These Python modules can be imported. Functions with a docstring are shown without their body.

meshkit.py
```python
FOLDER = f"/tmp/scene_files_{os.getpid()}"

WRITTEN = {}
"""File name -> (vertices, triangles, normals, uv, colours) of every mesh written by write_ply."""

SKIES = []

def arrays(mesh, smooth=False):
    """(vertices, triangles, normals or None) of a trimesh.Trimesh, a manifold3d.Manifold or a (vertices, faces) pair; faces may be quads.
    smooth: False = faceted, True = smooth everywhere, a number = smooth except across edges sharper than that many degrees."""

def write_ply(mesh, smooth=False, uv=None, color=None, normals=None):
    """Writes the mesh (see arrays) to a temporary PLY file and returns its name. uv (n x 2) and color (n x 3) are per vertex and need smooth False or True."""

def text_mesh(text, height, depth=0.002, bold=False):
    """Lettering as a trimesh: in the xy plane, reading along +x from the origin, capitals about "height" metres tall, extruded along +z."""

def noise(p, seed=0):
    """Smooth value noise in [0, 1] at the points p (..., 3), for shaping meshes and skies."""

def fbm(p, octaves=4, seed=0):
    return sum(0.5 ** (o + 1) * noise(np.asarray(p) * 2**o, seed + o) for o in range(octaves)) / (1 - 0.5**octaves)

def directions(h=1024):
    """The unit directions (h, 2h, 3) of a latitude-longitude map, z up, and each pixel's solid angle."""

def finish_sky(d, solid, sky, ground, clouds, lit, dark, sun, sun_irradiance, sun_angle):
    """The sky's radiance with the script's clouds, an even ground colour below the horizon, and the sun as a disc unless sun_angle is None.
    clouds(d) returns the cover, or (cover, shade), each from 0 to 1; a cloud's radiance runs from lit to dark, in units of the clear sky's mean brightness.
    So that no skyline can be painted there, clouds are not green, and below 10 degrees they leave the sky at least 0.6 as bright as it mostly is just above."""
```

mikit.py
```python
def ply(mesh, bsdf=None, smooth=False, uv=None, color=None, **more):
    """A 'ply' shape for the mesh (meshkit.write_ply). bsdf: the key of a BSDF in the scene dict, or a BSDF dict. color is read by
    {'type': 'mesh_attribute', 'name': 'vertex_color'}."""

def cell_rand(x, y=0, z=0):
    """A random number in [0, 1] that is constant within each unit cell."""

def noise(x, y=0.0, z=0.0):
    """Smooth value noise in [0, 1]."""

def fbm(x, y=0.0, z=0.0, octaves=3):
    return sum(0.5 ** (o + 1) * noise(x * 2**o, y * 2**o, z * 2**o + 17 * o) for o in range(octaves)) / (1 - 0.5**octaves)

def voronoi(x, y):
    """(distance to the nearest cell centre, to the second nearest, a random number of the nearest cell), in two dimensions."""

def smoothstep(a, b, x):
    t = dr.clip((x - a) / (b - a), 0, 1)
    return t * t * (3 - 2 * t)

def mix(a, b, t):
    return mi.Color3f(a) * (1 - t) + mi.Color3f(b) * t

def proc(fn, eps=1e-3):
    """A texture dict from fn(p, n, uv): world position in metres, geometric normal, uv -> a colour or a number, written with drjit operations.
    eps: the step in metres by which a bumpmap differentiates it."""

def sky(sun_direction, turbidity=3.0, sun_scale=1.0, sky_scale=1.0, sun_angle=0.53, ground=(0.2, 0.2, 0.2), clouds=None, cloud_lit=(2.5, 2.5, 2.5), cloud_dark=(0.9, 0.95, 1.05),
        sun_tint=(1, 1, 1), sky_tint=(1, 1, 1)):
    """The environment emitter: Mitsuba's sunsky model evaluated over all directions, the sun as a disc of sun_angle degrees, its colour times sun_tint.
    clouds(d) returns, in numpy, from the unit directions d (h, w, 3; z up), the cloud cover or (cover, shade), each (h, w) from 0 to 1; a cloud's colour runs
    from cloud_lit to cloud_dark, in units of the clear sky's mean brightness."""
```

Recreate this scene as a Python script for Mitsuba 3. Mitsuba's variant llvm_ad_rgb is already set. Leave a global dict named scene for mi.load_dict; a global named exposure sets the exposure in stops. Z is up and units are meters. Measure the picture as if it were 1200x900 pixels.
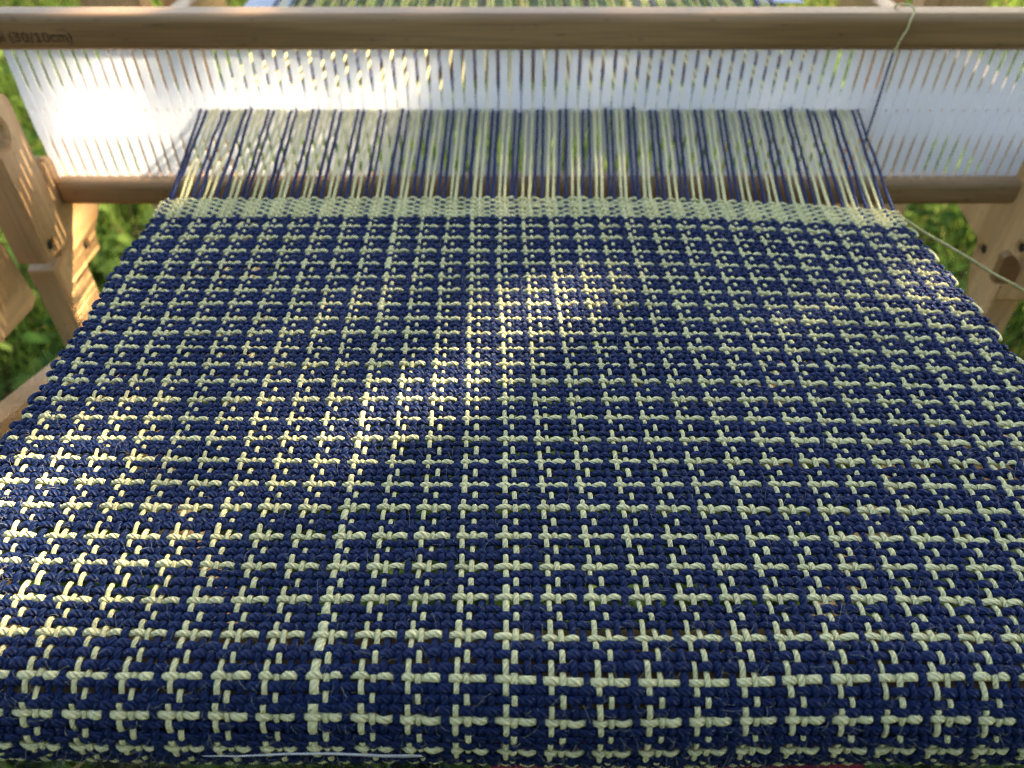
import math
import numpy as np
import trimesh
import manifold3d as mf
import drjit as dr
import mitsuba as mi
import mikit
import meshkit
from shapely.geometry import Polygon, Point
from scipy.interpolate import CubicSpline

# ------------------------------------------------------------------ camera, sky, exposure
T = mi.ScalarTransform4f
scene, labels = {}, {}
H, PITCH, FPX = 0.1835, math.radians(42.4), 900.0      # eye height over the cloth, tilt, focal length in pixels of the 1200 px photo
CP, SP = math.cos(PITCH), math.sin(PITCH)
exposure = 4.2
SUN = np.array([0.58, 0.48, 0.50]); SUN /= np.linalg.norm(SUN)
scene['camera'] = {
    'type': 'thinlens', 'fov': math.degrees(2 * math.atan(600 / FPX)), 'fov_axis': 'x',
    'to_world': T().look_at(origin=[0, 0, H], target=[0, CP, H - SP], up=[0, SP, CP]),
    'aperture_radius': 0.0011, 'focus_distance': 0.238, 'near_clip': 0.02, 'far_clip': 500.0}
scene['sky'] = mikit.sky(SUN.tolist(), turbidity=3, sun_tint=(1.0, 0.95, 0.86), sky_tint=(1.36, 0.98, 0.74))

rng = np.random.default_rng(7)


def ray(px, py):
    """direction of a photo pixel (depth 1 along the axis)"""
    u, v = (px - 600) / FPX, (py - 450) / FPX
    return np.array([u, CP - v * SP, -SP - v * CP])


def at_x(px, py, X):
    d = ray(px, py); t = X / d[0]
    return np.array([t * d[1], H + t * d[2]])          # (s, z)


def at_z(px, py, z=0.0):
    d = ray(px, py); t = (z - H) / d[2]
    return np.array([t * d[0], t * d[1], z])


def at_s(px, py, s):
    d = ray(px, py); t = s / d[1]
    return np.array([t * d[0], s, H + t * d[2]])


def at_depth(px, py, t):
    return np.array([0, 0, H]) + t * ray(px, py)


# ------------------------------------------------------------------ materials
def rgb(*c):
    return {'type': 'rgb', 'value': list(c)}


def wood_color(axis, tone=1.0, red=0.0):
    def fn(p, n, uv):
        q = [p.x, p.y, p.z]
        along = q[axis]; o = [q[k] for k in range(3) if k != axis]
        w = mikit.fbm(along * 6, o[0] * 70, o[1] * 70, 3)
        fine = mikit.noise(along * 40, o[0] * 900, o[1] * 900)
        ray_ = mikit.noise(along * 160, o[0] * 1500, o[1] * 400)
        c = mikit.mix((0.58 * tone, (0.385 - 0.03 * red) * tone, (0.20 - 0.03 * red) * tone), (0.44 * tone, (0.27 - 0.02 * red) * tone, (0.13 - 0.02 * red) * tone), mikit.smoothstep(0.33, 0.66, w))
        c = c * (0.80 + 0.3 * fine)
        return c * (1 - 0.28 * mikit.smoothstep(0.80, 0.95, ray_))
    return fn


def wood(axis, tone=1.0, red=0.0):
    return {'type': 'twosided', 'bsdf': {'type': 'principled', 'base_color': mikit.proc(wood_color(axis, tone, red)), 'roughness': 0.42, 'specular': 0.45}}


scene['wood_x'] = wood(0, 0.70, 0.6)
scene['wood_y'] = wood(1)
scene['wood_z'] = wood(2, 1.15)


def ply_bump(p, n, uv):
    tw = dr.abs(dr.sin(math.pi * (4 * uv.x + uv.y / 0.0015)))
    fib = mikit.noise(uv.x * 26 + uv.y * 2400, uv.y * 900)
    return 0.72 * tw + 0.28 * fib


def yarn(base, var, sheen, tint, rough):
    def col(p, n, uv):
        w = 0.6 * mikit.fbm(p.x * 260, p.y * 260, p.z * 260, 2) + 0.4 * mikit.noise(p.x * 45, p.y * 45, p.z * 45)
        tw = dr.abs(dr.sin(math.pi * (4 * uv.x + uv.y / 0.0015)))
        f = mikit.noise(uv.x * 22 + uv.y * 2600, uv.y * 700)
        return mi.Color3f(*base) * (1 - var + 2 * var * (0.55 * w + 0.45 * f)) * (0.80 + 0.2 * mikit.smoothstep(0.0, 0.45, tw))
    return {'type': 'twosided', 'bsdf': {'type': 'bumpmap', 'arbitrary': mikit.proc(ply_bump, 6e-5), 'scale': 0.0006,
            'bsdf': {'type': 'principled', 'base_color': mikit.proc(col), 'roughness': rough, 'specular': 0.3, 'sheen': sheen, 'sheen_tint': tint}}}


scene['yarn_lime'] = yarn((0.88, 0.84, 0.45), 0.17, 0.4, 0.6, 0.75)
scene['yarn_navy'] = yarn((0.0034, 0.0155, 0.074), 0.34, 0.75, 0.9, 0.5)
scene['fuzz_lime'] = {'type': 'twosided', 'bsdf': {'type': 'diffuse', 'reflectance': rgb(0.55, 0.56, 0.36)}}
scene['fuzz_navy'] = {'type': 'twosided', 'bsdf': {'type': 'diffuse', 'reflectance': rgb(0.03, 0.05, 0.15)}}
scene['white_plastic'] = {'type': 'principledthin', 'base_color': rgb(0.84, 0.88, 0.95), 'roughness': 0.4, 'diff_trans': 1.15, 'spec_trans': 0.0, 'eta': 1.4}
scene['steel'] = {'type': 'principled', 'base_color': rgb(0.78, 0.77, 0.76), 'metallic': 0.55, 'roughness': 0.3}
scene['burnt'] = {'type': 'twosided', 'bsdf': {'type': 'diffuse', 'reflectance': rgb(0.045, 0.03, 0.02)}}
scene['black_iron'] = {'type': 'principled', 'base_color': rgb(0.02, 0.02, 0.02), 'metallic': 0.4, 'roughness': 0.5}
scene['paper'] = {'type': 'twosided', 'bsdf': {'type': 'diffuse', 'reflectance': rgb(0.72, 0.76, 0.84)}}
scene['red_cotton'] = {'type': 'twosided', 'bsdf': {'type': 'diffuse', 'reflectance': mikit.proc(lambda p, n, uv: mi.Color3f(0.06, 0.012, 0.015) * (0.75 + 0.4 * mikit.noise(p.x * 400, p.y * 400, 0)))}}
scene['leafy'] = {'type': 'principledthin', 'base_color': {'type': 'mesh_attribute', 'name': 'vertex_color'}, 'roughness': 0.5, 'diff_trans': 1.2, 'spec_trans': 0.0, 'eta': 1.35}
scene['soil'] = {'type': 'twosided', 'bsdf': {'type': 'diffuse', 'reflectance': mikit.proc(lambda p, n, uv: mikit.mix((0.035, 0.055, 0.014), (0.06, 0.05, 0.03), mikit.fbm(p.x * 9, p.y * 9, 0, 3)))}}
scene['bark'] = {'type': 'twosided', 'bsdf': {'type': 'diffuse', 'reflectance': mikit.proc(lambda p, n, uv: mikit.mix((0.09, 0.065, 0.045), (0.22, 0.17, 0.13), mikit.fbm(p.x * 30, p.y * 30, p.z * 6, 3)))}}


def put(key, mesh, bsdf, smooth=30, **more):
    n, k = 0, key
    while k in scene:
        n += 1; k = f'{key}_{n:03d}'
    scene[k] = mikit.ply(mesh, bsdf, smooth, **more)
    return k


# ------------------------------------------------------------------ ground
GZ = -0.70
gx = np.array([-120, -40, -12, -5, 0, 5, 12, 40, 120.0])
gv = np.array([[x, y, GZ] for y in gx for x in gx]); nn = len(gx)
gf = np.array([[j * nn + i, j * nn + i + 1, (j + 1) * nn + i + 1, (j + 1) * nn + i] for j in range(nn - 1) for i in range(nn - 1)])
scene['ground'] = mikit.ply((gv, gf), 'soil')
labels['ground'] = {'label': 'dark soil and low green ground under the grass', 'category': 'ground', 'kind': 'structure'}


def blades(n, xr, yr, lr, wr, cols, lean=0.6, curve=0.5, r=rng):
    x, y = r.uniform(*xr, n), r.uniform(*yr, n)
    L, W = r.uniform(*lr, n), r.uniform(*wr, n)
    a, b = r.uniform(0, 2 * np.pi, n), r.uniform(0, 2 * np.pi, n)
    ln = r.uniform(0.05, lean, n)
    base = np.stack([x, y, np.full(n, GZ)], 1)
    out, side = np.stack([np.cos(a), np.sin(a), 0 * a], 1), np.stack([np.cos(b), np.sin(b), 0 * b], 1)
    rows = []
    for t, w in ((0, 0.8), (0.4, 1.0), (0.75, 0.7)):
        c = base + out * (ln * (t + curve * t * t) * L)[:, None] + np.array([0, 0, 1.0]) * (L * (t - 0.25 * ln * t * t))[:, None]
        rows += [c - side * (W * w / 2)[:, None], c + side * (W * w / 2)[:, None]]
    c = base + out * (ln * (1 + curve) * L)[:, None] + np.array([0, 0, 1.0]) * (L * (1 - 0.3 * ln))[:, None]
    rows.append(c)
    v = np.stack(rows, 1).reshape(-1, 3)
    f0 = np.array([[0, 1, 3], [0, 3, 2], [2, 3, 5], [2, 5, 4], [4, 5, 6]])
    f = (np.arange(n)[:, None, None] * 7 + f0[None]).reshape(-1, 3)
    cols = np.asarray(cols); k = r.random(n)[:, None]; m = r.uniform(0.75, 1.25, n)[:, None]
    c = (cols[0] * (1 - k) + cols[1] * k) * m
    return v, f, np.repeat(c, 7, 0)


def leaves(cen, size, cols, r=rng, flat=0.6):
    """leaf-shaped folded cards at given centres"""
    n = len(cen)
    nrm = r.normal(size=(n, 3)); nrm[:, 2] = np.abs(nrm[:, 2]) + flat; nrm /= np.linalg.norm(nrm, axis=1, keepdims=True)
    d = r.normal(size=(n, 3)); d -= (d * nrm).sum(1, keepdims=True) * nrm; d /= np.linalg.norm(d, axis=1, keepdims=True)
    e = np.cross(nrm, d); s = size * r.uniform(0.7, 1.25, n)[:, None]
    pts = [(-0.5, 0, 0), (-0.18, 0.27, 0.05), (-0.18, -0.27, 0.05), (0.2, 0.22, 0.04), (0.2, -0.22, 0.04), (0.55, 0, -0.06), (0.0, 0, 0.0)]
    v = np.stack([cen + s * (d * a + e * b + nrm * c) for a, b, c in pts], 1).reshape(-1, 3)
    f0 = np.array([[0, 6, 1], [0, 2, 6], [1, 6, 3], [2, 4, 6], [3, 6, 5], [6, 4, 5]])
    f = (np.arange(n)[:, None, None] * 7 + f0[None]).reshape(-1, 3)
    cols = np.asarray(cols); k = r.random(n)[:, None]; m = r.uniform(0.75, 1.25, n)[:, None]
    return v, f, np.repeat((cols[0] * (1 - k) + cols[1] * k) * m, 7, 0)


def cat(parts):
    o, V, F, C = 0, [], [], []
    for v, f, c in parts:
        V.append(v); F.append(f + o); C.append(c); o += len(v)
    return np.vstack(V), np.vstack(F), np.vstack(C)


gr = np.random.default_rng(11)
G1, G2 = (0.035, 0.085, 0.016), (0.15, 0.23, 0.045)
gb = [blades(26000, (-1.9, 1.9), (0.2, 2.2), (0.06, 0.17), (0.004, 0.008), (G1, G2), r=gr),
      blades(22000, (-4, 4), (2.0, 6.5), (0.08, 0.2), (0.006, 0.012), (G1, G2), r=gr),
      blades(6000, (-3, 3), (-3, 0.3), (0.06, 0.16), (0.005, 0.01), (G1, G2), r=gr)]
gb.append(blades(5000, (-2.5, 2.5), (0.2, 3.0), (0.05, 0.15), (0.003, 0.006), ((0.25, 0.20, 0.08), (0.32, 0.28, 0.12)), lean=1.2, r=gr))
cx = np.stack([gr.uniform(-1.8, 1.8, 5000), gr.uniform(0.3, 2.4, 5000), GZ + gr.uniform(0.03, 0.15, 5000)], 1)
gb.append(leaves(cx, 0.045, ((0.05, 0.12, 0.03), (0.18, 0.28, 0.07)), r=gr, flat=1.2))
v, f, c = cat(gb)
scene['grass'] = mikit.ply((v, f), 'leafy', False, color=c)
labels['grass'] = {'label': 'blurred green grass and clover far below the loom', 'category': 'grass', 'kind': 'stuff'}

# ------------------------------------------------------------------ wooden loom


def board(pts, x0, x1, holes=(), bevel=0.0012):
    """plate in the YZ plane between x0 and x1 from an outline of (s, z) points, edges eased"""
    poly = Polygon(pts).buffer(0)
    poly = poly.buffer(-bevel * 1.5).buffer(bevel * 1.5, quad_segs=4)
    for (s, z), r in holes:
        poly = poly.difference(Point(s, z).buffer(r, quad_segs=6))
    t = x1 - x0
    cores = []
    def man(pg, d):
        m = trimesh.creation.extrude_polygon(pg, d, engine='earcut')
        return m
    def ring(pg):
        return [np.array(pg.exterior.coords)[:, :2]] + [np.array(i.coords)[:, :2] for i in pg.interiors]
    cs = lambda pg: mf.CrossSection([list(map(tuple, q[:-1])) for q in ring(pg)], mf.FillRule.EvenOdd)
    a = cs(poly).extrude(t - 2 * bevel).translate([0, 0, bevel])
    b = cs(poly.buffer(-bevel * 0.75)).extrude(t - bevel * 0.8).translate([0, 0, bevel * 0.4])
    b2 = cs(poly.buffer(-bevel * 1.5)).extrude(t)
    m = (a + b + b2).to_mesh()
    v = np.array(m.vert_properties[:, :3], float)
    w = np.stack([v[:, 2] + x0, v[:, 0], v[:, 1]], 1)      # (s, z, x) -> (x, s, z)
    return w, np.array(m.tri_verts)


def rod(p0, p1, r, n=24, bev=0.0015):
    p0, p1 = np.asarray(p0, float), np.asarray(p1, float)
    L = np.linalg.norm(p1 - p0)
    m = trimesh.creation.revolve(np.array([[0, 0], [r - bev, 0], [r, bev], [r, L - bev], [r - bev, L], [0, L]]), sections=n)
    m.apply_transform(trimesh.geometry.align_vectors([0, 0, 1], (p1 - p0) / L)); m.apply_translation(p0)
    return m


def beam(w, h, x0, x1, s, z, r=0.003, q=4):
    """bar along X with rounded long edges and eased ends; (s, z) is its centre"""
    poly = Polygon([(s - w / 2, z - h / 2), (s + w / 2, z - h / 2), (s + w / 2, z + h / 2), (s - w / 2, z + h / 2)]).buffer(-r).buffer(r, quad_segs=q)
    ring = np.array(poly.exterior.coords)[:-1]
    c = ring.mean(0)
    xs = [(x0, 0.93), (x0 + 0.001, 1.0)] + [(x, 1.0) for x in np.linspace(x0, x1, 12)[1:-1]] + [(x1 - 0.001, 1.0), (x1, 0.93)]
    n = len(ring); V, F = [], []
    for x, k in xs:
        V.append(np.column_stack([np.full(n, x), c + (ring - c) * k]))
    for a in range(len(xs) - 1):
        for i in range(n):
            j = (i + 1) % n
            F += [[a * n + i, a * n + j, (a + 1) * n + j], [a * n + i, (a + 1) * n + j, (a + 1) * n + i]]
    V = np.vstack(V); o = len(V)
    V = np.vstack([V, [[x0, *c], [x1, *c]]])
    for i in range(n):
        j = (i + 1) % n
        F += [[o, j, i], [o + 1, (len(xs) - 1) * n + i, (len(xs) - 1) * n + j]]
    m = trimesh.Trimesh(V, F, process=False)
    if m.volume < 0:
        m.invert()
    return m


CX = 0.0150                                             # middle of the loom
# left upright block with a rounded head and a hooked notch in its front edge
XL = -0.272
fs, bs = at_x(20, 232, XL)[0], at_x(48, 196, XL)[0]
zt, zb = at_x(10, 104, XL)[1] + 0.001, at_x(64, 303, XL)[1]
nz0, nz1 = at_x(4, 128, XL)[1], at_x(4, 178, XL)[1]
ang = np.linspace(0, np.pi / 2, 7)
R1 = 0.008
up = [(fs, zb), (bs, zb)] + [(bs - R1 + R1 * math.cos(t), zt - R1 + R1 * math.sin(t)) for t in ang] + \
     [(fs + 0.001 + R1 - R1 * math.sin(t), zt - R1 * 0.6 + R1 * 0.6 * math.cos(t)) for t in ang]
nc, nr = (nz0 + nz1) / 2, (nz0 - nz1) / 2
up_poly = Polygon(up).difference(Point(fs + 0.009, nc).buffer(nr, quad_segs=8).union(Polygon([(fs - .02, nc - nr), (fs + 0.009, nc - nr), (fs + 0.009, nc + nr), (fs - .02, nc + nr)])))
upm = board(list(up_poly.exterior.coords), XL - 0.019, XL, holes=[(at_x(61, 287, XL), 0.0032)])
put('wooden_loom__heddle_block', upm, 'wood_z')
mirror = lambda m: (m[0] * [-1, 1, 1] + [2 * CX, 0, 0], m[1][:, ::-1])
# left side panel behind it, lit through the warp
XP = -0.2795
pan = [at_x(*q, XP) for q in ((70, 300), (88, 329), (119, 291), (113, 273), (118, 238), (112, 205), (62, 183), (48, 183))]
pm = board(pan, XP - 0.0185, XP, holes=[(at_x(102, 287, XP), 0.0028)])
put('wooden_loom__side_panel', pm, 'wood_y')
# left leg below
XG = -0.2790
lg0, lg1 = at_x(74, 336, XG), at_x(119, 345, XG)
leg = [(lg0[0], lg0[1] + 0.012), (lg1[0], lg0[1] + 0.02), (lg1[0], GZ), (lg0[0], GZ)]
lm = board(leg, XG - 0.0185, XG)
put('wooden_loom__leg', lm, 'wood_z')
# brace board at the lower left, nearer than the leg
XB = -0.285
br = [at_x(*q, XB) for q in ((-60, 268), (6, 286), (44, 348), (40, 362), (0, 406), (-60, 470))]
bm = board(br, XB - 0.018, XB)
put('wooden_loom__brace', bm, 'wood_y')
# side rail running forward at the left, below the cloth edge
XS = -0.255
a0, a1 = at_x(70, 441, XS), at_x(-60, 548, XS)
dv = (a1 - a0) / np.linalg.norm(a1 - a0); nv = np.array([dv[1], -dv[0]])
nv = nv if nv[1] < 0 else -nv
a0 = a0 - dv * 0.06; a1 = a1 + dv * 0.05
sr = board([tuple(a0), tuple(a1), tuple(a1 + nv * 0.022), tuple(a0 + nv * 0.022)], XS - 0.016, XS)
put('wooden_loom__side_rail', sr, 'wood_y')

# right side: smooth panel with two bolt holes, a leg and a rounded bracket
XR = 0.325
rp = [at_x(*q, XR) for q in ((1118, 236), (1144, 281), (1137, 300), (1131, 342), (1160, 352), (1215, 350), (1250, 300), (1270, 180), (1195, 150))]
rpm = board(rp, XR, XR + 0.019, holes=[(at_x(1151, 292, XR), 0.0034), (at_x(1195, 290, XR), 0.0034)])
put('wooden_loom__side_panel', rpm, 'wood_z')
XRL = XR - 0.0001
q0, q1 = at_x(1166, 350, XR - 0.001), at_x(1127, 350, XR - 0.001)
rl = board([(q0[0], q0[1] + 0.012), (q1[0], q0[1] + 0.012), (q1[0], GZ), (q0[0], GZ)], XR - 0.001, XR + 0.0175)
put('wooden_loom__leg', rl, 'wood_z')


def plate_xz(pts_px, s, th):
    """plate facing the weaver, its front at s, outline from photo pixels"""
    P = [at_s(*q, s) for q in pts_px]
    poly = Polygon([(p[0], p[2]) for p in P]).buffer(0).buffer(-0.0006).buffer(0.0006, quad_segs=4)
    m = trimesh.creation.extrude_polygon(poly, th, engine='earcut')
    v = np.array(m.vertices)
    w = np.stack([v[:, 0], s + v[:, 2], v[:, 1]], 1)
    return w, np.array(m.faces)[:, ::-1]


kq = at_x(1180, 331, XR)[0] - 0.006
t_ = np.linspace(np.pi, 0, 9)
key = [(1164, 332), (1173, 312)] + [(1184 + 9.5 * math.cos(t), 309 - 9.5 * math.sin(t)) for t in t_] + [(1197, 316), (1206, 314), (1206, 326), (1192, 333)]
put('wooden_loom__bracket', plate_xz(key, kq, 0.006), 'wood_x')

# front beam under the cloth, cross rails, back beam, rollers, back posts
ST, RB = 0.1003, 0.0190                                 # where the cloth starts to bend and the radius of its bend
x0l, x1l = CX - 0.255, CX + 0.275
put('wooden_loom__front_beam', rod((x0l, ST, -RB), (x1l, ST, -RB), RB - 0.0045, 40), 'wood_x', True)
put('wooden_loom__cloth_roller', rod((x0l, 0.075, -0.105), (x1l, 0.075, -0.105), 0.018, 32), 'wood_x', 40)
put('wooden_loom__back_beam', beam(0.03, 0.022, CX - 0.28, CX + 0.30, 0.80, -0.016), 'wood_x')
put('wooden_loom__warp_roller', rod((CX - 0.27, 0.80, -0.10), (CX + 0.29, 0.80, -0.10), 0.02, 32), 'wood_x', 40)
for sx in (-1, 1):
    xi = -0.285 if sx < 0 else 0.325
    s0, s1 = xi, xi + 0.019 * sx
    x0_, x1_ = min(s0, s1), max(s0, s1)
    # long side board from the side panel back to the back beam, with a rounded head there
    hs = 0.80
    o = [(0.47, -0.062), (hs + 0.02, -0.075), (hs + 0.026, -0.03)] + [(hs + 0.022 * math.cos(t), -0.022 + 0.022 * math.sin(t)) for t in np.linspace(0, np.pi, 9)] + [(hs - 0.03, -0.03), (0.47, -0.015)]
    put('wooden_loom__side_rail', board(o, x0_, x1_), 'wood_y')
    put('wooden_loom__leg', board([(0.76, -0.03), (0.795, -0.03), (0.795, GZ), (0.76, GZ)], x0_ - 0.0195 if sx < 0 else x1_ + 0.0005, x0_ - 0.0005 if sx < 0 else x1_ + 0.0195), 'wood_z')
    # forward part of the frame, out of the picture, that carries the front beam
    xf0, xf1 = (x0l - 0.020, x0l - 0.001) if sx < 0 else (x1l + 0.001, x1l + 0.020)
    o = [(0.03, -0.05), (0.07, 0.0)] + [(ST + 0.03 * math.sin(t), -0.03 + 0.03 * math.cos(t)) for t in np.linspace(0.0, 1.3, 5)] + [(0.21, -0.12), (0.21, -0.18), (0.17, -0.18)]
    put('wooden_loom__side_rail', board(o, xf0, xf1), 'wood_y')
put('wooden_loom__side_rail', board([(0.15, -0.135), (0.40, -0.185), (0.40, -0.215), (0.15, -0.17)], 0.3055, 0.3235), 'wood_y')
for q0_, q1_ in ((95, 165), (1082, 1155)):
    xa_, xb_ = at_s(q0_, 4, 0.70)[0], at_s(q1_, 4, 0.70)[0]
    poly = Polygon([(xa_, GZ), (xb_, GZ), (xb_, 0.0)] + [((xa_ + xb_) / 2 + (xb_ - xa_) / 2 * math.cos(t), 0.012 * math.sin(t)) for t in np.linspace(0, math.pi, 12)] + [(xa_, 0.0)]).buffer(0)
    m_ = trimesh.creation.extrude_polygon(poly, 0.02, engine='earcut'); v_ = np.array(m_.vertices)
    put('wooden_loom__back_post', (np.stack([v_[:, 0], 0.70 + v_[:, 2], v_[:, 1]], 1), np.array(m_.faces)[:, ::-1]), 'wood_z')
for (hx_, hy_), X_, sg in (((61, 287), XL, -1), ((102, 287), XP, -1), ((1151, 292), XR, 1), ((1195, 290), XR, 1)):
    s_, z_ = at_x(hx_, hy_, X_)
    put('wooden_loom__bolt', rod((X_ + sg * 0.0012, s_, z_), (X_ + sg * 0.010, s_, z_), 0.0031, 16, 0.0004), 'black_iron', 40)
labels['wooden_loom'] = {'label': 'pale wooden table loom frame holding the blue and lime weaving', 'category': 'loom'}

# ------------------------------------------------------------------ rigid heddle
SR = 0.4365
XA, XZ = -0.2815, 0.3115
ZT, ZB = 0.0350, -0.0420
top_s, bot_s = SR, SR
topm = beam(0.018, 0.0189, -0.335, 0.365, SR, 0.0454, r=0.0045, q=6)
botm = beam(0.018, 0.0165, -0.2775, 0.3120, SR, -0.0492, r=0.0050, q=6)
put('rigid_heddle__top_rail', topm, 'wood_x', 40)
put('rigid_heddle__bottom_rail', botm, 'wood_x', 40)
PR = (XZ - XA) / 91
NB = 91


def bar_mesh(w_end, w_mid, th):
    zs = [(ZB - 0.003, w_end), (-0.020, w_end), (-0.013, w_mid), (0.009, w_mid), (0.016, w_end), (ZT + 0.006, w_end)]
    out = [(-w / 2, z) for z, w in zs] + [(w / 2, z) for z, w in zs[::-1]]
    poly = Polygon(out)
    eye = Point(0, 0).buffer(0.0008, quad_segs=3)
    eye = Polygon(np.array(eye.exterior.coords) * [1, 1.6])
    poly = poly.difference(eye)
    m = trimesh.creation.extrude_polygon(poly, th, engine='earcut')
    v = np.array(m.vertices)
    return np.stack([v[:, 0], v[:, 2] - th / 2, v[:, 1]], 1), np.array(m.faces)[:, ::-1]


barp = mikit.ply(bar_mesh(0.0045, 0.0058, 0.0012), 'white_plastic', False)
for i in range(NB):
    k = 'rigid_heddle__heddle_bar' + (f'_{i:03d}' if i else '')
    scene[k] = {**barp, 'to_world': T().translate([XA + PR * (i + 0.5), SR, 0])}
labels['rigid_heddle'] = {'label': 'white plastic rigid heddle between two wooden rails across the warp', 'category': 'heddle'}
# the burnt lettering on the front of the top rail
tw0 = at_s(-8, 50, SR - 0.0092)
tx = meshkit.text_mesh('dpi (30/10cm)', 0.0050, 0.0004, bold=False)
e1 = at_s(82, 46, SR - 0.0092)
sc = 1.0
b = tx.bounds
wid = b[1][0] - b[0][0]
want = at_s(82, 42, SR - 0.0092)[0] - at_s(-17, 42, SR - 0.0092)[0]
V = np.array(tx.vertices)
V = np.stack([at_s(-17, 42, SR - 0.0092)[0] + V[:, 0] * want / wid, SR - 0.0090 - 0.00025 + 0.0004 - V[:, 2], at_s(0, 49, SR - 0.0092)[2] - 0.0002 + V[:, 1]], 1)
put('rigid_heddle__lettering', (V, np.array(tx.faces)), 'burnt', False)
labels['rigid_heddle__lettering'] = {'label': 'dark burnt lettering on the wooden top rail'}

# ------------------------------------------------------------------ the cloth
NE = 118                                                # warp ends: two navy, then (two lime, two navy) 29 times
PE = 0.00300
# light picks, from the photograph (nearest last); each is followed by three navy picks
ylight = [266, 279, 295, 310, 325, 341.5, 357.5, 374, 391, 408.5, 427.5, 447.7, 469, 491.7, 516, 541, 568, 597, 628.5, 663.5, 703, 746.5, 793]
slight = np.array([at_z(600, y)[1] for y in ylight])
k_ = np.arange(len(slight)); slight = 0.6 * slight + 0.4 * np.polyval(np.polyfit(k_, slight, 4), k_)
slight = np.concatenate([slight, slight[-1] - 0.0096 * np.arange(1, 5)])
rows, lime = [], []
sf = slight[0]
for q in range(12, 3, -1):                              # the lime heading at the fell
    rows.append(sf + 0.0021 * q * 0.96 + 0.0009); lime.append(True)
for q in (3, 2, 1):
    rows.append(sf + 0.0021 * q + 0.0004); lime.append(False)
for a, b in zip(slight[:-1], slight[1:]):
    rows.append(a); lime.append(True)
    for q in (1, 2, 3):
        rows.append(a + (b - a) * q / 4); lime.append(False)
rows = np.array(rows); lime = np.array(lime)
first_light = 12
par = (np.arange(len(rows)) - first_light) % 2          # parity of a pick, 0 for the light picks of the check
NP = len(rows)
endlime = np.array([(i % 4) >= 2 for i in range(NE)])
cr = np.random.default_rng(3)


def smooth_noise(shape, step, amp, axis):
    n = shape[axis]; m = int(n / step) + 4
    sh = list(shape); sh[axis] = m
    g = cr.normal(size=sh) * amp
    return CubicSpline(np.arange(m) * step, g, axis=axis)(np.arange(n))


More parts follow.
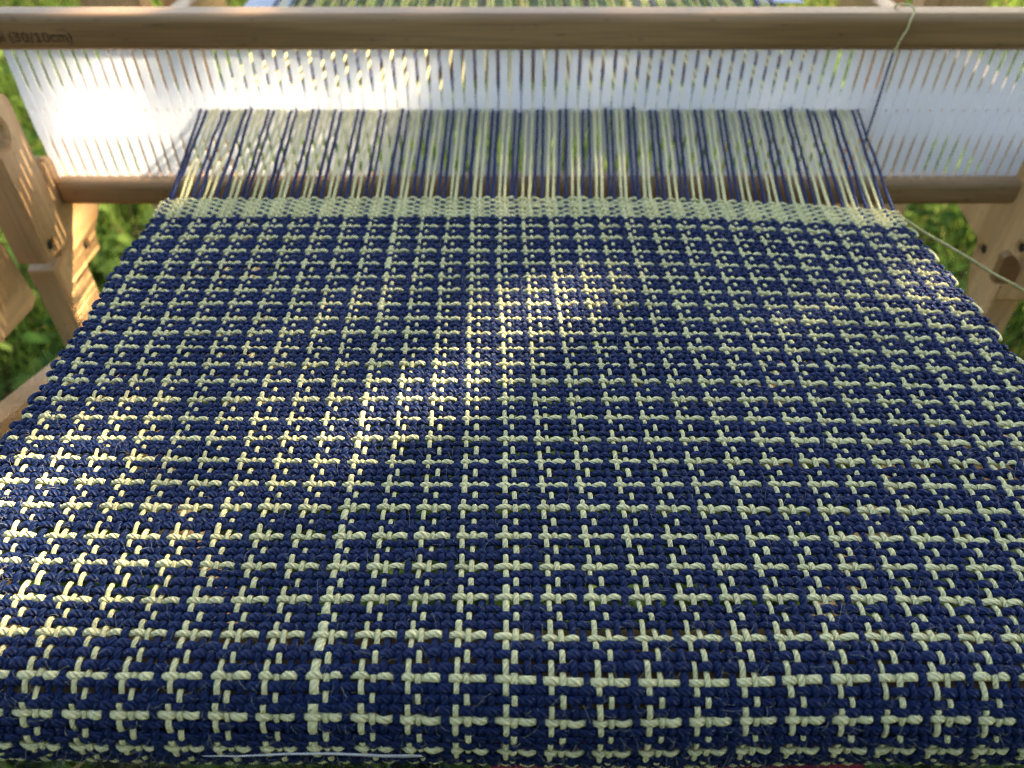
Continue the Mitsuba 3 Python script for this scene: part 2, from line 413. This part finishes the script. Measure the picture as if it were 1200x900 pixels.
sig = rows - ST                                        # arc-length coordinate: 0 where the bend starts
II, JJ = np.meshgrid(np.arange(NE), np.arange(NP))
width_l = -0.1665 + 0.0005 * 0
right_edge = np.interp(rows, [0.02, 0.13, 0.21, 0.28, 0.33], [0.1890, 0.1880, 0.1853, 0.1816, 0.1805])
left_edge = np.interp(rows, [0.02, 0.17, 0.33], [-0.1655, -0.1655, -0.1670])
XX = left_edge[:, None] + (right_edge - left_edge)[:, None] * (II + 0.5) / NE
XX = XX + smooth_noise((NP, NE), 14, 0.00028, 0) + smooth_noise((NP, NE), 3, 0.00010, 0) + 0.00015 * cr.normal(size=NE)[None]
ed = np.abs((II + 0.5) / NE * 2 - 1) ** 6 * np.sign(II - NE / 2)
XX = XX + ed * (smooth_noise((NP, NE), 6, 0.0005, 0)[:, :1] * (II < NE / 2) + smooth_noise((NP, NE), 5, 0.0005, 0)[:, :1] * (II >= NE / 2))
u = np.clip((XX - 0.02) / 0.165, 0, 1.1)
bowr = np.interp(rows, [0.05, 0.11, 0.20, 0.30, 0.34], [0.0008, 0.0014, 0.0034, 0.0095, 0.0128])
lf = np.clip((-XX - 0.05) / 0.115, 0, 1.1)
bowl = np.interp(rows, [0.05, 0.12, 0.2, 0.34], [0.0024, 0.0024, 0.0006, -0.0002])
SG = sig[:, None] - bowr[:, None] * u ** 2 + bowl[:, None] * lf ** 1.5
SG = SG + cr.normal(size=(NP, 1)) * 0.00008 + smooth_noise((NP, NE), 22, 0.00046, 1) + smooth_noise((NP, NE), 5, 0.00012, 1)
over = ((II + par[:, None]) % 2) == 0                   # the weft is on top


def surf(x, s, n):
    th = np.where(s < 0, -s / RB, 0)
    flat = s >= 0
    n = n + np.clip(0.5 - s / 0.06, 0, 1) * (0.0006 * np.sin(x * 21 + 0.7) + 0.0004 * np.sin(x * 57 + s * 60 + 2))
    y = np.where(flat, ST + s, ST - (RB + n) * np.sin(th))
    z = np.where(flat, n, -RB + (RB + n) * np.cos(th))
    return np.stack([x, y, z], -1)


def surf_n(s):
    th = np.where(s < 0, -s / RB, 0)
    return np.stack([0 * th, -np.sin(th), np.cos(th)], -1)


MS = 7
PHI = np.linspace(-np.pi / 2, 1.5 * np.pi, MS + 1)


def tube(P, N, a, b):
    """yarn: centre line P, normals N, half widths a across and b along N; uv = (turn, length)"""
    t = np.gradient(P, axis=0); t /= np.linalg.norm(t, axis=1, keepdims=True) + 1e-12
    w = np.cross(t, N); w /= np.linalg.norm(w, axis=1, keepdims=True) + 1e-12
    n = np.cross(w, t)
    V = P[:, None] + (a[:, None] * np.cos(PHI))[..., None] * w[:, None] + (b[:, None] * np.sin(PHI))[..., None] * n[:, None]
    L = np.concatenate([[0], np.cumsum(np.linalg.norm(np.diff(P, axis=0), axis=1))])
    uv = np.stack(np.broadcast_arrays(((PHI - PHI[0]) / (2 * np.pi))[None], L[:, None]), -1).reshape(-1, 2)
    m = MS + 1
    i, k = np.meshgrid(np.arange(len(P) - 1), np.arange(MS), indexing='ij')
    q = (i * m + k).ravel()
    F = np.concatenate([np.stack([q, q + 1, q + m + 1], 1), np.stack([q, q + m + 1, q + m], 1)])
    V = V.reshape(-1, 3)
    cap = np.array([[0, k + 1, k] for k in range(1, MS - 1)]); e = (len(P) - 1) * m
    F = np.concatenate([F, cap, cap[:, ::-1] + e])
    # facing outwards?
    c = P[0]; mid = len(F) // 4
    fn = np.cross(V[F[mid, 1]] - V[F[mid, 0]], V[F[mid, 2]] - V[F[mid, 0]])
    if fn @ (V[F[mid, 0]] - P[i.ravel()[mid % len(q)]]) < 0:
        F = F[:, ::-1]
    return V, F, uv


def put_yarn(key, P, N, a, b, bsdf):
    V, F, uv = tube(P, N, a, b)
    return put(key, (V, F), bsdf, True, uv=uv)


AW, AF = 0.00049, 0.00073
SEG = 4
tt = np.arange(SEG) / SEG
ease = tt * tt * (3 - 2 * tt)


def refine(vals):
    n = len(vals); k = np.concatenate([(np.arange(n - 1)[:, None] + tt).ravel(), [n - 1]])
    return CubicSpline(np.arange(n), vals)(k)


def refine_z(z):
    return np.concatenate([(z[:-1, None] + (z[1:] - z[:-1])[:, None] * ease).ravel(), z[-1:]])


TH = 2.55 * RB                                          # how far the cloth is built round the front beam
keepj = [j for j in range(NP) if sig[j] > -TH]
NPK = len(keepj)
SB = 0.80                                               # the back beam
reed_x = np.linspace(-0.1805, 0.2005, NE)
# every end sits in an eye or a slot of the heddle
slot0 = round((reed_x[0] - XA) / (PR / 2))
reed_x = XA + (slot0 + np.arange(NE)) * PR / 2
wa = cr.uniform(0.93, 1.08, NE)
for i in range(NE):
    js = np.array(keepj)
    zc = np.where(over[js, i], -AW, AW)
    x, s, z = refine(XX[js, i]), refine(SG[js, i]), refine_z(zc)
    # from the fell through the heddle to the back beam (towards larger s: the front of the arrays)
    sfell, xf = s[0], x[0]
    fs_ = np.array([0.78, 0.72, 0.66, 0.60, 0.54, 0.49, 0.455, SR + 0.002, SR - 0.003, 0.42, 0.40, 0.38, 0.362, 0.35]) - ST
    fs_ = fs_[fs_ > sfell + 0.003]
    fx = np.where(fs_ > SR - ST, reed_x[i] + 0.03 * (reed_x[i] - CX) * np.clip((fs_ - SR + ST) / 0.3, 0, 1), xf + (reed_x[i] - xf) * (fs_ - sfell) / (SR - ST - sfell))
    fx = fx + 0.00008 * cr.normal(size=len(fs_)) + np.where(fs_ < SR - ST, 0.00010 * cr.normal(), 0)
    fz = 0.0005 * cr.normal(size=len(fs_)) * np.where(fs_ > SR - ST, 2.0, 0.8)
    x, s, z = np.r_[fx, x], np.r_[fs_, s], np.r_[fz, z]
    P, N = surf(x, s, z), surf_n(s)
    P = np.vstack([[[P[0, 0], SB + 0.005, -0.008], [P[0, 0], SB - 0.005, -0.0035]], P]); N = np.vstack([N[:1], N[:1], N])
    n = len(P); g = 1 + 0.10 * np.interp(np.arange(n), np.arange(0, n + 9, 9), cr.normal(size=len(np.arange(0, n + 9, 9))))
    tens = np.where(P[:, 1] > ST + sfell + 0.002, 0.98, 1.0)
    a, b = 0.00075 * wa[i] * g * tens, 0.00064 * wa[i] * g * tens
    if not endlime[i]:
        a = a * np.where(P[:, 1] > ST + sfell + 0.002, 1.12, 1.28)
    if i == 38:                                         # the doubled end
        fat = 1.0 + 0.4 * np.clip(0.45 + 0.6 * np.interp(np.arange(n), np.arange(0, n + 40, 40), cr.normal(size=len(np.arange(0, n + 40, 40)))), 0.25, 1.0)
        fat = np.where((P[:, 1] < 0.112) | (np.abs(P[:, 1] - 0.285) < 0.012), 1.62, fat)
        a, b = a * fat, b * (0.6 + 0.4 * fat)
    k = put_yarn('woven_cloth__warp_yarn', P, N, a, b, 'yarn_lime' if endlime[i] else 'yarn_navy')
    if i == 38:
        labels[k] = {'label': 'thicker lime warp yarn left of the middle, like a doubled thread'}

# picks: each carries its turn round the selvedge to the next pick of its colour
seq = {True: [j for j in keepj if lime[j]], False: [j for j in keepj if not lime[j]]}
for col in (True, False):
    for n_, j in enumerate(seq[col]):
        to_right = n_ % 2 == (0 if col else 1)
        zc = np.where(over[j], AF, -AF)
        x, s, z = refine(XX[j]), refine(SG[j]), refine_z(zc)
        ex = 0.0012
        x = np.r_[x[0] - ex, x, x[-1] + ex]; s = np.r_[s[0], s, s[-1]]; z = np.r_[0.0, z, 0.0]
        if not to_right:
            x, s, z = x[::-1], s[::-1], z[::-1]
        if n_ + 1 < len(seq[col]):
            j2 = seq[col][n_ + 1]
            e = -1 if to_right else 0
            xs_, ss_ = x[-1], s[-1]
            ds = SG[j2][e] - ss_
            sgn = 1 if to_right else -1
            xe = XX[j2][e] + sgn * ex
            q = np.linspace(0, np.pi, 9)[1:-1]
            gap = abs(j2 - j)
            if col and gap > 2:
                out = (0.0019 if to_right else 0.0012) * cr.uniform(0.8, 1.25)
                lift = 0.0004 if to_right else -0.0006
                w = 1 - np.cos(q); prof = np.sin(q) ** 0.7
                if to_right:
                    prof = np.sin(q ** 1.25 / np.pi ** 0.25) ** 0.8
            else:
                out, lift, w, prof = 0.0011 * gap ** 0.5 * cr.uniform(0.8, 1.3), 0.0004, 1 - np.cos(q), np.sin(q)
            x = np.r_[x, xs_ + (xe - xs_) * w / 2 + sgn * out * prof]
            s = np.r_[s, ss_ + ds * w / 2]
            z = np.r_[z, lift * np.sin(q)]
        P, N = surf(x, s, z), surf_n(s)
        n = len(P); kk = np.arange(0, n + 11, 11)
        g = 1 + 0.11 * np.interp(np.arange(n), kk, cr.normal(size=len(kk)))
        hd = 0.90 if j < first_light else 1.0
        a = 0.00099 * hd * g * cr.uniform(0.95, 1.06); b = 0.00066 * g
        a[-8:] *= 0.8; b[-8:] *= 0.9
        a, b = (a, b) if col else (a * 1.20, b * 1.04)
        put_yarn('woven_cloth__weft_yarn', P, N, a, b, 'yarn_lime' if col else 'yarn_navy')

# the working end of the weft, running off to the right towards the weaver
jf = 1
p0 = surf(np.array([XX[jf, -1]]), np.array([SG[jf, -1]]), np.array([0.0]))[0]
p4 = at_depth(1300, 399, 0.384)
t = np.linspace(0, 1, 40)[:, None]
cs = p0 * (1 - t) + p4 * t + np.sin(np.pi * t) * [0, 0, -0.0004] + np.stack([0 * t[:, 0], 0.0003 * np.sin(t[:, 0] * 37), 0.0002 * np.sin(t[:, 0] * 23 + 1)], 1)
put_yarn('woven_cloth__working_yarn', cs, np.tile([0, 0, 1.0], (40, 1)), np.full(40, 0.00072), np.full(40, 0.00072), 'yarn_lime')
labels['woven_cloth__working_yarn'] = {'label': 'loose lime yarn running from the right edge of the cloth'}

# loose fibres standing off the yarns where the cloth is nearest


def fuzz(n, r):
    x = r.uniform(-0.17, 0.19, n); s = -TH * 0.75 + (0.22 + TH * 0.75) * r.random(n) ** 1.5
    j0 = surf(x, s, np.full(n, 0.0008)); nn_ = surf_n(s)
    d = r.normal(size=(n, 3)); d /= np.linalg.norm(d, axis=1, keepdims=True)
    d2 = r.normal(size=(n, 3)); d2 /= np.linalg.norm(d2, axis=1, keepdims=True)
    L = r.uniform(0.0015, 0.004, n)[:, None]
    pts = [j0 + d * L * t + d2 * L * 0.5 * t * t + nn_ * (L * (0.45 * math.sin(math.pi * t * 0.8))) for t in (0, 0.33, 0.66, 1.0)]
    e1 = np.cross(d, d2); e1 /= np.linalg.norm(e1, axis=1, keepdims=True); e2 = np.cross(e1, d)
    rr = 0.000022
    V = np.stack([p + rr * (math.cos(a) * e1 + math.sin(a) * e2) for p in pts for a in (0, 2.09, 4.19)], 1)
    f0 = np.array([[a * 3 + i, a * 3 + (i + 1) % 3, (a + 1) * 3 + (i + 1) % 3] for a in range(3) for i in range(3)] + [[a * 3 + i, (a + 1) * 3 + (i + 1) % 3, (a + 1) * 3 + i] for a in range(3) for i in range(3)])
    F = (np.arange(n)[:, None, None] * 12 + f0[None]).reshape(-1, 3)
    return V.reshape(-1, 3), F


fr = np.random.default_rng(21)
scene['woven_cloth__lime_fuzz'] = mikit.ply(fuzz(5200, fr), 'fuzz_lime')
scene['woven_cloth__navy_fuzz'] = mikit.ply(fuzz(8500, fr), 'fuzz_navy')
labels['woven_cloth__lime_fuzz'] = {'kind': 'stuff'}
labels['woven_cloth__navy_fuzz'] = {'kind': 'stuff'}
labels['woven_cloth'] = {'label': 'navy and pale lime checked cloth being woven, with its unwoven warp', 'category': 'cloth'}

# ------------------------------------------------------------------ small things
# steel needle parked in the cloth at the front edge
thn = 1.42
yn, zn = ST - (RB + 0.0004) * math.sin(thn), -RB + (RB + 0.0004) * math.cos(thn)
dpt = yn * CP + (H - zn) * SP
xa, xb = (237 - 600) / FPX * dpt, (497 - 600) / FPX * dpt
Ln = xb - xa
prof = np.array([[0, 0], [0.0001, 0.0008], [0.00022, 0.010], [0.00030, 0.022], [0.00033, Ln * 0.6], [0.00042, Ln - 0.010], [0.00048, Ln - 0.004], [0.0003, Ln - 0.0006], [0, Ln]])
nm = trimesh.creation.revolve(prof, sections=14)
nv_ = np.array(nm.vertices)
flat = np.clip((nv_[:, 2] - (Ln - 0.016)) / 0.004, 0, 1)
nm.vertices = np.stack([nv_[:, 0] * (1 + 0.45 * flat), nv_[:, 1] * (1 - 0.35 * flat), nv_[:, 2]], 1)
eye = trimesh.creation.box((0.00055, 0.004, 0.0062)); eye.apply_translation([0, 0, Ln - 0.0072])
nm = mf.Manifold(mf.Mesh(np.asarray(nm.vertices, np.float32), np.asarray(nm.faces, np.uint32))) - mf.Manifold(mf.Mesh(np.asarray(eye.vertices, np.float32), np.asarray(eye.faces, np.uint32)))
mm = nm.to_mesh(); nv_ = np.array(mm.vert_properties[:, :3], float); zz = nv_[:, 2]
wob = 0.0015 - 0.0006 * np.exp(-((zz / Ln - 0.40) / 0.03) ** 2) - 0.0006 * np.exp(-((zz / Ln - 0.60) / 0.045) ** 2)
V = np.stack([xa + zz, yn + nv_[:, 1] - wob, zn + nv_[:, 0]], 1)
scene['steel_needle'] = mikit.ply((V, np.array(mm.tri_verts)[:, ::-1]), 'steel', 35)
labels['steel_needle'] = {'label': 'thin steel needle parked in the front edge of the cloth', 'category': 'needle'}

# yarn tied round the top rail at the right and its dark strand
rs = SR - 0.0098
pts = [at_s(1040, 30, SR + 0.011), np.array([at_s(1058, 4, SR)[0], SR + 0.004, 0.0564]), np.array([at_s(1068, 9, SR)[0], SR - 0.003, 0.0564]), np.array([at_s(1070, 19, rs)[0], rs + 0.0012, 0.0530]),
       at_s(1064, 33, rs - 0.0004), at_s(1057, 44, rs - 0.0004), at_s(1050, 57, rs - 0.0002), at_s(1046, 60, rs + 0.003)]
c = CubicSpline(np.arange(len(pts)), np.array(pts))(np.linspace(0, len(pts) - 1, 50))
V, F, uv = tube(c, np.tile([0.1, -0.7, 0.7], (50, 1)), np.full(50, 0.0006), np.full(50, 0.0006))
scene['tied_yarn'] = mikit.ply((V, F), 'yarn_lime', True, uv=uv)
pts = [at_s(1049, 56, SR - 0.006), at_s(1041, 80, SR - 0.0018), at_s(1030, 115, SR - 0.0015), at_s(1017, 155, SR - 0.0015), at_s(1009, 180, SR + 0.004)]
c = CubicSpline(np.arange(len(pts)), np.array(pts))(np.linspace(0, len(pts) - 1, 40))
V, F, uv = tube(c, np.tile([0, -1.0, 0], (40, 1)), np.full(40, 0.0006), np.full(40, 0.0006))
scene['tied_yarn__dark_strand'] = mikit.ply((V, F), 'yarn_navy', True, uv=uv)
labels['tied_yarn'] = {'label': 'thin yarn looped over the wooden top rail at the right', 'category': 'yarn'}
labels['tied_yarn__dark_strand'] = {'label': 'dark strand hanging down the white heddle'}

# pale card wound with the warp at the back
def card(x0, x1, s0, s1, z):
    n = 14
    xs, ss = np.linspace(x0, x1, 4), np.linspace(s0, s1, n)
    top = np.array([[x, s, z + 0.002 * math.sin((s - s0) * 40 + x * 9) + 0.0006] for s in ss for x in xs])
    bot = top - [0, 0, 0.0006]
    F = []
    for a in range(n - 1):
        for b_ in range(3):
            i = a * 4 + b_; o = len(top)
            F += [[i, i + 1, i + 5], [i, i + 5, i + 4], [o + i, o + i + 5, o + i + 1], [o + i, o + i + 4, o + i + 5]]
    return np.vstack([top, bot]), np.array(F)


scene['paper_card'] = mikit.ply(card(-0.226, -0.186, 0.69, 0.79, -0.0165), 'paper', False)
scene['paper_card_001'] = mikit.ply(card(0.207, 0.245, 0.69, 0.79, -0.0165), 'paper', False)
labels['paper_card'] = {'label': 'pale card behind the heddle at the left end of the warp', 'category': 'paper', 'group': 'cards wound in with the warp'}
labels['paper_card_001'] = {'label': 'pale card behind the heddle at the right end of the warp', 'category': 'paper', 'group': 'cards wound in with the warp'}

# dark red cotton below the front edge
n = 40
gxx, gyy = np.meshgrid(np.linspace(-0.02, 0.32, n), np.linspace(-0.1, 0.42, n))
pz = GZ + 0.14 + 0.05 * meshkit.fbm(np.stack([gxx * 7, gyy * 7, 0 * gxx], -1), 3, 5) - 0.10 * np.clip((np.hypot((gxx - 0.15) / 0.19, (gyy - 0.16) / 0.26) - 0.75), 0, 1) ** 1.2
vv = np.stack([gxx, gyy, pz], -1).reshape(-1, 3)
ff = np.array([[j * n + i, j * n + i + 1, (j + 1) * n + i + 1, (j + 1) * n + i] for j in range(n - 1) for i in range(n - 1)])
o = len(vv); vb = vv - [0, 0, 0.003]
scene['red_cloth'] = mikit.ply((np.vstack([vv, vb]), np.vstack([ff, ff[:, ::-1] + o])), 'red_cotton', True)
labels['red_cloth'] = {'label': 'dark red cloth glimpsed below the front edge of the weaving', 'category': 'cloth'}

# ------------------------------------------------------------------ the tree that dapples the light
e1 = np.cross(SUN, [0, 0, 1.0]); e1 /= np.linalg.norm(e1); e2 = np.cross(e1, SUN)
proj = lambda p: np.stack([np.asarray(p) @ e1, np.asarray(p) @ e2], -1)


def gap(pts):
    return Polygon([tuple(proj(p)) for p in pts])


gaps = [(gap([at_z(*q) for q in ((550, 325), (690, 320), (700, 385), (620, 405), (545, 400))]), 0.0),
        (gap([at_z(*q) for q in ((545, 390), (600, 405), (530, 470), (440, 520), (425, 470))]), 0.2),
        (gap([at_z(*q) for q in ((-200, 610), (0, 515), (120, 490), (230, 490), (230, 560), (200, 640), (160, 720), (-200, 790))]), 0.12),
        (gap([at_z(*q) for q in ((230, 490), (430, 490), (470, 535), (420, 600), (300, 640), (200, 680), (215, 600))]), 0.30),
        (gap([at_s(*q, SR) for q in ((10, 80), (220, 100), (480, 60), (480, 125), (230, 135), (180, 205), (60, 207))]), 0.03),
        (gap([at_z(*q) for q in ((255, 52), (520, 52), (500, 126), (235, 126))]), 0.03),
        (gap([at_x(*q, XP).tolist() and np.array([XP, *at_x(*q, XP)]) for q in ((70, 235), (66, 300), (85, 335), (125, 295), (122, 235))]), 0.15),
        (gap([at_z(*q) for q in ((1040, 285), (1090, 285), (1190, 400), (1190, 430), (1130, 400))]), 0.3)]
gaps += [(gap([np.array([XL, *at_x(*q, XL)]) for q in ((-10, 95), (45, 110), (80, 235), (70, 310), (0, 200))]), 0.45),
         (gap([at_z(*q, GZ) for q in ((1065, 240), (1200, 240), (1260, 440), (1120, 420))]), 0.05),
         (gap([at_z(*q, GZ) for q in ((440, -10), (800, -10), (800, 12), (440, 12))]), 0.1),
         (gap([at_z(*q, GZ) for q in ((0, 380), (60, 360), (70, 420), (10, 460))]), 0.3)]
trc = np.array([0.0, 0.22, 0.0]) + SUN * 3.6
tr = np.random.default_rng(5)
nl = 30000
ctr = tr.normal(size=(260, 3)); ctr /= np.linalg.norm(ctr, axis=1, keepdims=True)
ctr = ctr * (tr.random(260) ** 0.4)[:, None] * [1.5, 1.5, 1.0]
pts = ctr[tr.integers(0, 260, nl)] + tr.normal(size=(nl, 3)) * 0.17 + trc
pp = proj(pts); keep = np.ones(nl, bool)
from shapely import contains_xy
for g, p in gaps:
    inside = contains_xy(g.buffer(0.006), pp[:, 0], pp[:, 1])
    keep &= ~(inside & (tr.random(nl) > p * 0.9))
lv, lf_, lc = leaves(pts[keep], 0.055, ((0.035, 0.09, 0.02), (0.09, 0.16, 0.03)), r=tr)
scene['shade_tree__crown'] = mikit.ply((lv, lf_), 'leafy', False, color=lc)


def limb(p0, p1, r0, r1, n=9, wob=0.05, r=tr):
    t = np.linspace(0, 1, n)[:, None]
    P = np.asarray(p0) * (1 - t) + np.asarray(p1) * t + np.sin(np.pi * t) * r.normal(size=3) * wob
    return tube(P, np.tile([0.3, 0.9, 0.2], (n, 1)), np.linspace(r0, r1, n), np.linspace(r0, r1, n))[:2]


base = np.array([trc[0] + 1.1, trc[1] + 0.3, GZ])
fork = np.array([trc[0] + 0.9, trc[1] + 0.35, trc[2] - 0.9])
limbs = [limb(base, fork, 0.13, 0.09)]
for _ in range(9):
    for _try in range(60):
        tip = trc + tr.normal(size=3) * [0.8, 0.8, 0.4]
        one = limb(fork, tip, 0.05, 0.012)
        q = proj(one[0])
        if not any(contains_xy(g.buffer(0.04), q[:, 0], q[:, 1]).any() for g, p in gaps):
            limbs.append(one)
            break
V, F, o = [], [], 0
for a, b_ in limbs:
    V.append(a); F.append(b_ + o); o += len(a)
scene['shade_tree__trunk'] = mikit.ply((np.vstack(V), np.vstack(F)), 'bark', True)
labels['shade_tree'] = {'label': 'leafy green tree shading the loom from the right', 'category': 'tree'}

# clipped hedge behind the weaver's seat
hr = np.random.default_rng(9)
n = 19000
hx = hr.uniform(-3.0, 3.0, n); hz = hr.uniform(0, 1, n) ** 0.9 * 2.6; hy = -1.25 + hr.choice([-1, 1], n) * hr.uniform(0.05, 0.35, n) + 0.1 * np.sin(hx * 3)
hv, hf, hc = leaves(np.stack([hx, hy, GZ + hz], 1), 0.10, ((0.03, 0.075, 0.02), (0.06, 0.11, 0.03)), r=hr)
scene['hedge__leaves'] = mikit.ply((hv, hf), 'leafy', False, color=hc)
V, F, o = [], [], 0
for x in np.linspace(-2.8, 2.8, 9):
    a, b_ = limb((x, -1.25, GZ), (x + hr.normal() * 0.15, -1.25, GZ + 2.3), 0.03, 0.01, r=hr)
    V.append(a); F.append(b_ + o); o += len(a)
scene['hedge__stems'] = mikit.ply((np.vstack(V), np.vstack(F)), 'bark', True)
labels['hedge'] = {'label': 'green hedge standing behind the seat of the weaver', 'category': 'hedge'}
